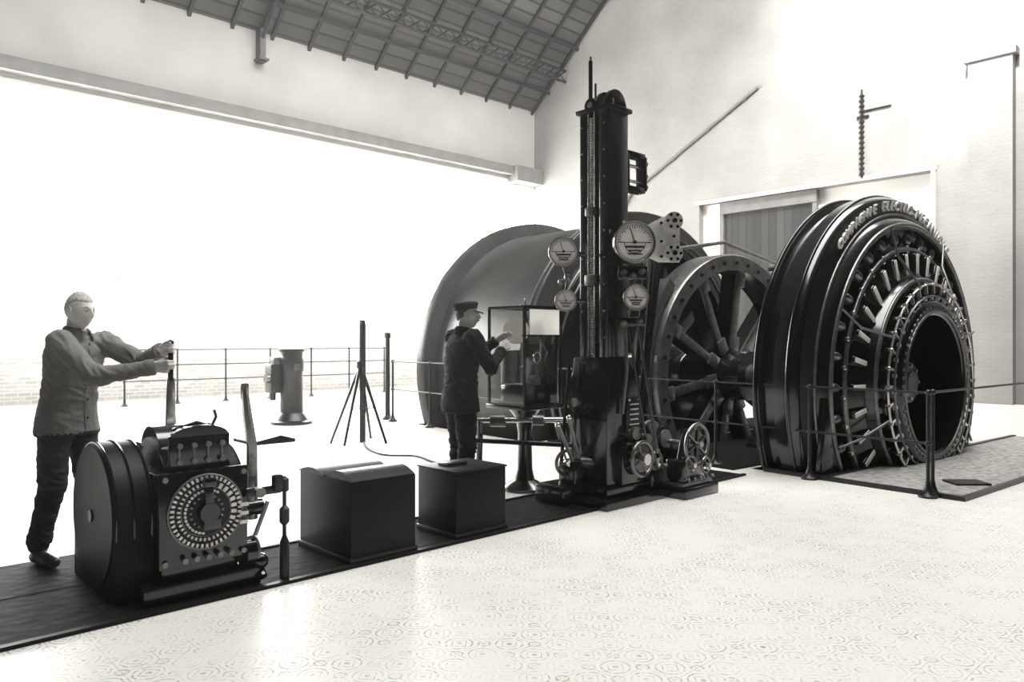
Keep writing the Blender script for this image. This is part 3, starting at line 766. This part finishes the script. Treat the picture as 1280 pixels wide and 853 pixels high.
for i in range(14):
    a=2*pi*i/14; g.box((.1+.135*cos(a),-.33,.40+.135*sin(a)),(.02,.03,.02),GREY)
g.box((-.30,.12,.22),(.16,.2,.32),BLACK,.02); g.box((-.42,.16,.10),(.30,.34,.16),BLACK,.02); g.box((.45,-.1,.15),(.2,.35,.22),BLACK,.02)
g.done()
def gauge(nm,X,Y,Z,R,dep,arm,yaw=0):
    FW=WF(X,Y,Z,yaw)
    g=G(nm,C,FW,(BLACK,))
    g.lathe([(0,dep),(R*.9,dep),(R,dep*.8),(R,.01),(R*.97,0),(R*.90,.012)],(0,0,0),(0,1,0),BLACK,40)
    g.torus((0,.004,0),(0,1,0),R*.96,R*.05,GREY,40,8)
    g.cyl((0,.014,0),(0,.02,0),R*.9,mat=DIAL,n=40)
    for i in range(21):
        a=radians(180-180*i/20); l=.1 if i%5 else .18
        p=V((cos(a),0,sin(a)))
        g.tube([p*R*(.8-l)+V((0,.010,0)),p*R*.8+V((0,.010,0))],R*.014,INK,4)
    g.lathe([(R*.50,0),(R*.53,0)],(0,.011,0),(0,1,0),INK,32,a0=pi,a1=2*pi)
    g.lathe([(R*.82,0),(R*.84,0)],(0,.011,0),(0,1,0),INK,40)
    g.box((0,.010,-R*.02),(R*1.5,.004,R*.03),INK)
    g.box((0,.010,-R*.22),(R*.9,.004,R*.09),INK); g.box((0,.010,-R*.40),(R*.6,.004,R*.05),INK); g.box((0,.010,-R*.56),(R*.7,.004,R*.05),INK)
    a=radians(110); g.tube([(0,.006,0),(cos(a)*R*.7,.006,sin(a)*R*.7)],R*.02,INK,5); g.cyl((0,.0,0),(0,.02,0),R*.08,mat=INK,n=12)
    g.tube([(0,dep*.8,0),arm],.022,BLACK)
    g.done()
gauge('gauge_speed',.46,6.72,2.25,.135,.09,(.20,.12,-.02),.0)
gauge('gauge_small',.48,6.70,1.81,.10,.08,(.18,.12,0),.0)
gauge('gauge_power',1.07,6.55,2.31,.185,.16,(-.1,.3,0),.12)
gauge('gauge_current',1.08,6.55,1.83,.115,.12,(-.08,.3,0),.12)
g=G('gauge_pipework',C,WF(),(GREY,))
g.tube([(.48,6.78,1.9),(.50,6.8,2.0),(.46,6.78,2.12)],.012,GREY); g.sph((.5,6.76,2.02),.035,GREY); g.sph((.44,6.76,1.98),.03,GREY)
g.box((1.06,6.66,2.05),(.26,.08,.12),BLACK,.01); g.box((1.06,6.68,1.62),(.22,.08,.08),BLACK,.01)
for X,Z in ((.98,2.05),(1.06,2.02),(1.14,2.06),(.98,1.6),(1.12,1.62)): g.cyl((X,6.62,Z),(X,6.58,Z),.03,mat=GREY,n=12); g.cyl((X,6.58,Z),(X,6.55,Z),.015,mat=STEEL,n=12)
g.tube([(1.0,6.7,1.72),(1.02,6.7,1.2),(.98,6.7,.8)],.016,GREY)
g.done()
g=G('bolted_arm_plate',C,WF(1.46,6.95,2.42,.10),(GREY,))
g.prism([(-.36,.02),(-.02,.20),(.10,.20),(.10,-.24),(-.10,-.24),(-.36,-.12)],(0,.05,0),(1,0,0),(0,0,1),.03,PALE,.004); g.box((-.32,.0,-.05),(.2,.06,.1),BLACK,.01)
for x,z in ((.035,.14),(.035,-.16)):
    R=.062
    g.cyl((x,.0,z),(x,.04,z),.085,mat=PALE,n=24)
    for k in range(6):
        a=k*pi/3; g.cyl((x+R*cos(a),-.012,z+R*sin(a)),(x+R*cos(a),.0,z+R*sin(a)),.015,mat=BLACK,n=8)
    g.cyl((x,-.03,z),(x,.0,z),.022,mat=BLACK,n=12)
for x,z in ((-.08,.12),(-.08,-.05),(.04,0),(-.08,-.19)): g.cyl((x,.015,z),(x,.04,z),.014,mat=BLACK,n=8)
g.done()
g=G('control_rods',C,WF(),(GREY,))
for (p,q,r) in (((1.12,6.75,1.62),(1.32,6.85,.45),.016),((1.02,6.72,1.7),(1.22,6.8,.5),.012),((1.3,7.2,2.3),(1.05,6.8,.5),.03),((1.36,7.3,2.2),(1.14,6.9,.5),.02),
    ((.52,6.85,1.25),(.44,6.75,.35),.016),((.62,6.85,1.25),(.54,6.8,.35),.014)):
    g.tube([p,q],r,BLACK); g.sph(q,r*1.6,GREY)
for p,q in (((.50,6.6,.78),(.60,6.75,.40)),((.40,6.55,.72),(.55,6.72,.36))):
    g.tube([p,q],.018,GREY); g.sph(p,.028,STEEL)
g.cyl((-.32,7.15,.70),(.62,7.0,.72),.026,mat=STEEL,n=16)
g.cyl((-.20,7.13,.70),(-.06,7.11,.70),.06,mat=GREY,n=20); g.cyl((.2,7.07,.71),(.3,7.05,.71),.05,mat=GREY,n=20)
g.tube([(-.35,7.05,.52),(.62,6.85,.50)],.022,BLACK); g.tube([(-.30,7.15,.70),(-.32,7.2,.04)],.03,BLACK); g.box((-.32,7.2,.02),(.2,.2,.04),BLACK)
g.cyl((.6,6.8,.36),(.75,6.75,.36),.05,mat=GREY)
g.done()
# ------------------------------------------------------------------ SERVO
SV=E('brake_servo_engine',RF(6.12,4.05,0)); SF=RF(6.12,4.05,0)
g=G('bedplate',SV,SF,(BLACK,)); g.box((0,.15,.05),(.56,.60,.10),BLACK,.015); g.box((0,.15,.12),(.48,.5,.05),GREY,.01); g.done()
g=G('frames',SV,SF,(BLACK,))
for y in (.0,.3):
    g.prism([(-.24,.12),(.24,.12),(.12,.5),(.05,.62),(-.05,.62),(-.12,.5)],(0,y,0),(1,0,0),(0,0,1),.05,BLACK,.006)
    g.cyl((0,y-.04,.5),(0,y+.04,.5),.09,mat=GREY,n=24)
g.cyl((-.2,.15,.2),(.2,.15,.2),.08,mat=BLACK); g.cyl((-.24,.15,.2),(-.2,.15,.2),.1,mat=GREY); g.box((.12,.15,.3),(.14,.22,.2),BLACK,.02)
g.box((-.18,.0,.25),(.12,.2,.2),BLACK,.02)
g.done()
g=G('wheels',SV,SF,(GREY,))
handwheel(g,(0,-.09,.48),(0,-1,0),.19,.016,GREY,sp=6); g.cyl((0,-.08,.48),(0,-.04,.48),.13,mat=BLACK,n=32)
handwheel(g,(-.12,-.1,.3),(0,-1,0),.08,.012,GREY); handwheel(g,(.1,-.12,.28),(0,-1,0),.07,.012,GREY)
g.cyl((0,-.14,.48),(0,.4,.48),.025,mat=STEEL)
for k in range(5): g.sph((-.2+.1*k,-.13,.17),.018,GREY)
g.cyl((0,.42,.48),(0,.48,.48),.17,mat=BLACK,n=32); g.torus((0,.45,.48),(0,1,0),.17,.02,GREY)
g.done()
# ------------------------------------------------------------------ COVER BOXES
def coverbox(a0,a1,b0,b1,h,style):
    cx,cy=(a0+a1)/2,(b0+b1)/2; O=RF(cx,cy,0); e=E('machine_cover_box',O)
    w,l=a1-a0,b1-b0
    g=G('casing',e,O,(MATTE,)); g.box((0,0,h/2+.012),(w,l,h-.024),MATTE,.008)
    g.box((0,0,.032),(w+.02,l+.02,.04),IRON,.005); g.done()
    g=G('lid',e,O,(IRON,))
    if style==0:
        for k,(y0,y1,hh) in enumerate(((-l/2,0.0,.05),(0.0,l/2,.035))):
            pts=[(y0+(y1-y0)*i/8,hh*sin(pi*i/8)) for i in range(9)]
            g.prism(pts+[(y1,-.006),(y0,-.006)],(.0,0,h+.006),(0,1,0),(0,0,1),w*(1.02 if k else .96),IRON)
    else:
        g.box((0,0,h+.006),(w+.015,l+.015,.014),MATTE,.004); g.box((-.05,.05,h+.02),(.2,.12,.03),IRON,.01)
    g.done()
coverbox(2.56,3.07,4.22,4.90,.54,0)
coverbox(3.44,3.93,4.24,4.70,.49,1)
# ------------------------------------------------------------------ CONTROLLER
CT=E('hoist_controller',KF)
g=G('casing',CT,KF,(BLACK,))
g.box((0,.48,.066),(.66,1.0,.108),BLACK,.01); g.box((0,.46,.40),(.44,.84,.60),BLACK,.02)
g.box((0,.42,.74),(.34,.62,.2),BLACK,.02)
g.lathe([(0,-.17),(.17,-.17),(.17,.17),(0,.17)],(0,.38,.78),(1,0,0),BLACK,40)
g.done()
g=G('side_drums',CT,KF,(MATTE,))
for x0,x1,R in ((-.44,-.22,.42),(.24,.32,.38)):
    g.lathe([(0,x0),(R-.02,x0),(R,x0+.02),(R,x1-.01),(R-.02,x1),(0,x1)],(0,.54,.44),(1,0,0),MATTE,72)
for x in (-.42,-.33,-.24): g.torus((x,.54,.44),(1,0,0),.42,.008,BLACK,72,6)
g.torus((.32,.54,.44),(1,0,0),.37,.008,IRON,64,6)
g.box((-.33,.54,.232),(.20,.84,.44),MATTE,.01)
g.cyl((-.45,.54,.44),(.38,.54,.44),.035,mat=IRON,n=20)
g.prism([(.12,.0),(.30,.03),(.40,.0),(.40,-.02),(.12,-.02)],(.26,.35,.82),(1,0,0),(0,0,1),.3,IRON)
g.done()
g=G('dial_plate',CT,KF,(IRON,))
g.box((0,0,.46),(.50,.03,.53),BLACK,.012)
for x in (-.22,.22):
    for z in (.23,.69): g.cyl((x,-.03,z),(x,-.01,z),.016,mat=GREY,n=8)
g.cyl((0,-.015,.49),(0,-.03,.49),.205,mat=INK,n=48)
def arc(R,a0,a1,n,sz,mat):
    for i in range(n):
        a=radians(a0+(a1-a0)*i/(n-1)); g.box((R*cos(a),-.036,.49+R*sin(a)),(sz[0],.014,sz[1]),mat,rot=roty(-a))
arc(.190,0,352,44,(.020,.012),PALE); arc(.155,100,330,26,(.016,.010),PALE); arc(.12,60,260,20,(.012,.014),PALE); arc(.09,0,340,18,(.012,.010),GREY)
arc(.155,-20,60,7,(.03,.02),PALE)
g.torus((0,-.03,.49),(0,1,0),.208,.006,GREY); g.torus((0,-.03,.49),(0,1,0),.138,.003,GREY)
g.cyl((0,-.03,.49),(0,-.09,.49),.055,mat=BLACK,n=24); g.box((0,-.07,.57),(.05,.03,.20),BLACK,.01); g.box((0,-.08,.66),(.07,.04,.05),BLACK,.01)
g.box((.02,-.06,.43),(.10,.03,.08),BLACK,.01)
for k in range(5): g.cyl((-.12+.065*k,-.015,.235),(-.12+.065*k,-.05,.235),.016,mat=GREY,n=12)
for k in range(3):
    g.box((.215,-.03,.40+.05*k),(.05,.03,.02),PALE)
g.done()
g=G('top_contacts',CT,KF,(BLACK,))
g.box((0,.07,.82),(.34,.04,.20),BLACK,.012)
hd=[(-.16,0)]+[(.16*cos(t),.06*sin(t)) for t in [pi-pi*i/12 for i in range(13)]]
g.prism(hd,(0,.07,.91),(1,0,0),(0,0,1),.04,BLACK)
for z in (.77,.86):
    for k in range(4): g.cyl((-.12+.08*k,.055,z),(-.12+.08*k,.03,z),.016,mat=GREY,n=12); 
for k in range(4): g.box((-.12+.08*k,.05,.815),(.010,.012,.09),GREY)
g.tube([(.10,.2,.90),(.14,.18,1.0),(.12,.16,1.04)],.01,GREY); g.tube([(-.12,.15,.94),(0,.12,.98),(.12,.15,.94)],.012,BLACK)
g.done()
g=G('control_levers',CT,KF,(GREY,))
g.prism([(-.035,.82),(.035,.82),(.022,1.22),(-.022,1.22)],(.04,.65,0),(1,0,0),(0,0,1),.022,STEEL,.003)
g.cyl((.04,.65,1.20),(.04,.65,1.43),.016,mat=BLACK,n=16); g.sph((.04,.65,1.44),.022,BLACK)
g.prism([(-.06,.78),(.06,.78),(.03,.92),(-.03,.92)],(.04,.64,0),(1,0,0),(0,0,1),.05,BLACK)
g.tube([(.37,.20,.35),(.37,.20,.80),(.35,.22,.98),(.34,.24,1.16)],[.035,.032,.030,.020],STEEL,6)
g.cyl((.24,.2,.42),(.43,.2,.42),.05,mat=BLACK,n=20); g.box((.34,.24,1.14),(.05,.03,.10),STEEL,.008)
g.done()
g=G('side_linkage',CT,KF,(IRON,))
g.box((.34,-.02,.56),(.22,.05,.05),IRON,.01); g.box((.42,-.04,.60),(.06,.06,.10),IRON,.015); g.cyl((.30,-.02,.56),(.30,-.08,.56),.03,mat=GREY,n=12)
g.lathe([(0,0),(.028,0),(.028,.22),(.012,.26),(.012,.32),(.03,.34),(.03,.42),(.012,.44),(.012,.52),(.026,.53),(.026,.6),(0,.62)],(.46,-.05,.02),(0,0,1),IRON,16)
g.cyl((.24,.05,.2),(.3,.05,.2),.09,mat=BLACK); g.torus((.31,.05,.2),(1,0,0),.08,.012,GREY); g.tube([(.3,.0,.3),(.36,-.04,.5)],.014,GREY)
g.tube([(.33,.05,.12),(.33,-.03,.05)],.03,BLACK); g.sph((.33,.0,.14),.05,BLACK)
g.done()
# ------------------------------------------------------------------ INSTRUMENT CASE
IC=E('glass_instrument_case',WF(.125,7.36,0,RA)); IF=WF(.125,7.36,0,RA)
w=.245; z0,z1=.84,1.77
g=G('case_frame',IC,IF,(BLACK,))
for sx in (-1,1):
    for sy in (-1,1): g.box((sx*w,sy*w,(z0+z1)/2),(.022,.022,z1-z0),BLACK)
for z in (z0,z1,):
    for s_ in (-1,1): g.box((0,s_*w,z),(2*w,.025,.025),BLACK); g.box((s_*w,0,z),(.025,2*w,.025),BLACK)
g.box((0,0,z0-.02),(.54,.54,.04),BLACK,.006); g.cyl((0,0,z1),(0,0,z1+.03),.05,mat=BLACK); g.torus((0,0,z1+.06),(1,-1,0),.03,.008,BLACK)
g.box((0,0,z1),(.5,.5,.012),GLASS)
g.done()
g=G('case_glass_panes',IC,IF,(GLASS,))
for s_ in (-1,1): g.box((0,s_*w,(z0+z1)/2),(2*w-.02,.004,z1-z0-.03),GLASS)
g.box((-w,0,(z0+z1)/2),(.004,2*w-.02,z1-z0-.03),GLASS)
g.done(False)
g=G('instrument_works',IC,IF,(BLACK,))
g.box((.02,-.252,z1-.14),(.40,.004,.24),OPAL); g.box((0,-.20,z1-.27),(.46,.02,.012),BLACK)
g.box((.215,.0,z0+.30),(.02,.44,.56),BLACK)
g.box((0,.0,z0+.1),(.34,.34,.18),BLACK,.02); g.cyl((.03,.02,z0+.1),(.03,.02,z1-.1),.03,mat=BLACK)
g.cyl((.14,-.1,z0+.1),(.14,-.1,z1-.3),.018,mat=IRON); g.cyl((-.12,.08,z0+.2),(-.12,.08,z0+.52),.09,mat=GREY,n=32)
g.lathe([(0,0),(.13,0),(.13,.01),(0,.01)],(-.1,.02,z1-.22),(-1,-.6,0),DIAL,32,a0=0,a1=2*pi)
g.box((.1,-.1,z0+.35),(.08,.05,.2),GREY,.01); g.tube([(.1,-.12,z0+.3),(.17,-.14,z0+.5),(.08,-.14,z0+.6)],.012,GREY)
g.cyl((.0,-.1,z0+.22),(.0,-.16,z0+.22),.06,mat=GREY,n=24); g.torus((.0,-.17,z0+.45),(0,1,0),.05,.008,STEEL)
g.done()
g=G('case_pedestal',IC,IF,(BLACK,))
g.lathe([(0,0),(.21,0),(.21,.03),(.17,.06),(.10,.10),(.075,.2),(.065,.55),(.09,.7),(.16,.79),(.16,.82),(0,.82)],(0,0,0),(0,0,1),BLACK,32)
g.done()
# ------------------------------------------------------------------ PEDESTAL DEVICE (far)
PD=E('cylindrical_switch_pedestal',WF(-3.87,13.25)); PF=WF(-3.87,13.25,0,RA)
g=G('body',PD,PF,(IRON,))
g.lathe([(0,0),(.36,0),(.36,.05),(.30,.07),(.24,.16),(.2,.2),(.19,.9),(.21,.93),(.21,1.12),(.19,1.15),(.19,1.25),(.22,1.27),(.22,1.31),(.1,1.34),(0,1.34)],(0,0,0),(0,0,1),IRON,32)
g.box((-.28,.1,.8),(.22,.26,.5),IRON,.02); g.box((-.25,.1,1.1),(.14,.18,.14),GREY,.02); g.cyl((-.3,.1,.42),(-.3,.1,.56),.05,mat=IRON)
g.box((0,-.2,1.0),(.12,.04,.12),GREY); g.cyl((-.4,.05,.8),(-.46,.05,.8),.08,mat=GREY)
g.done()
TP=E('tripod_stand',WF(-2.17,10.8)); g=G('tripod_legs',TP,WF(-2.17,10.8),(BLACK,))
for a in (200,-20,250,80):
    a=radians(a); g.tube([(0,0,1.12),(.42*cos(a),.42*sin(a),.0)],[.026,.02],BLACK,8)
g.torus((0,0,.5),(0,0,1),.2,.008,BLACK); g.cyl((0,0,1.0),(0,0,1.16),.05,mat=BLACK,n=16); g.done()
g=G('tripod_mast',TP,WF(-2.17,10.8),(IRON,)); g.cyl((.03,.0,.0),(.03,0,1.75),.045,mat=IRON,n=16); g.done()
g=G('floor_cable',None,WF(),(RUBBER,))
ctrl=[(-2.1,10.7,.02),(-1.9,10.0,.015),(-1.6,9.5,.015),(-1.2,9.4,.015),(-.9,8.9,.015),(-.6,8.7,.015),(-.35,8.0,.015),(-.2,7.3,.015)]
pts=[]
for i in range(len(ctrl)-1):
    p0,p1,p2,p3=V(ctrl[max(i-1,0)]),V(ctrl[i]),V(ctrl[i+1]),V(ctrl[min(i+2,len(ctrl)-1)])
    for k in range(8):
        t=k/8; pts.append(.5*((2*p1)+(-p0+p2)*t+(2*p0-5*p1+4*p2-p3)*t*t+(-p0+3*p1-3*p2+p3)*t**3))
g.tube(pts,.012,RUBBER,8); g.done()
# ------------------------------------------------------------------ RAILINGS
def railing(p0,p1,n,zs,mat=PIPE,r=.02,cap=True):
    e=E('pipe_railing',WF(p0[0],p0[1])); g=G('posts',e,WF(),(mat,)); p0,p1=V(p0),V(p1)
    zt=max(zs)
    for i in range(n):
        p=p0.lerp(p1,i/max(1,n-1))
        g.lathe([(0,0),(.085,0),(.085,.02),(.045,.05),(.028,.10),(r,.16),(r,zt)],(p.x,p.y,0),(0,0,1),mat,16)
        for z in zs: g.sph((p.x,p.y,z),r*1.8,mat)
    g.done(); g=G('rails',e,WF(),(mat,))
    for z in zs: g.tube([(p0.x,p0.y,z),(p1.x,p1.y,z)],r*.7,mat)
    g.done(); return e
def rp(a,b): 
    v=RF(a,b)@V((0,0,0)); return (v.x,v.y,0)
def mp(a,b): 
    v=MF(a,b)@V((0,0,0)); return (v.x,v.y,0)
railing(rp(5.2,18.0),rp(12.0,18.0),7,(.55,.9,1.25))
railing((-2.15,13.6,0),(.95,9.77,0),5,(.58,1.08))
railing(mp(-2.25,-1.15),mp(-2.22,2.39),4,(.5,.97),r=.017)
railing(mp(-2.15,-1.15),mp(.6,-1.15),2,(.97,),r=.017)
g=G('iron_post',None,WF(),(IRON,)); g.lathe([(0,0),(.1,0),(.1,.03),(.05,.08),(.04,1.5),(.06,1.52),(.06,1.6),(0,1.62)],(-2.3,13.95,0),(0,0,1),IRON,16); g.done()
g=G('rubber_mat',None,WF(),(RUBBER,)); g.box((4.55,7.55,.035),(.35,.25,.02),RUBBER,.005); g.done()
# ------------------------------------------------------------------ added spot with no real source, whitens the gable wall like lens flare
def spot(name,loc,tgt,W,ang):
    l=bpy.data.lights.new(name,'SPOT'); l.energy=W; l.spot_size=radians(ang); l.spot_blend=1; l.shadow_soft_size=.6; l.color=(1,.985,.95)
    o=bpy.data.objects.new(name,l); COL.objects.link(o); p=R0@V(loc); t=R0@V(tgt); o.location=p; o.rotation_euler=(t-p).to_track_quat('-Z','Y').to_euler()
spot('added_flare_spot',(12.5,4.5,14.0),(20.2,6.6,8.6),14000,70)
# ------------------------------------------------------------------ WORLD (with thin haze) + CAMERA
w=bpy.data.worlds.new('World'); scene.world=w; w.use_nodes=True
bg=w.node_tree.nodes['Background']; bg.inputs[0].default_value=(1,.985,.95,1); bg.inputs[1].default_value=.3
wo=[n for n in w.node_tree.nodes if n.type=='OUTPUT_WORLD'][0]
vs_=w.node_tree.nodes.new('ShaderNodeVolumeScatter'); vs_.inputs['Density'].default_value=.0020; vs_.inputs['Anisotropy'].default_value=.75; vs_.inputs['Color'].default_value=(1,.985,.95,1)
w.node_tree.links.new(vs_.outputs[0],wo.inputs['Volume'])
cam=bpy.data.cameras.new('camera'); co=bpy.data.objects.new('camera',cam); COL.objects.link(co); co.location=(0,0,H); co.rotation_euler=(pi/2,0,0)
cam.sensor_width=36; cam.lens=943/1280*36; cam.clip_end=200; scene.camera=co
scene.view_settings.view_transform='Standard'; scene.view_settings.exposure=0.2
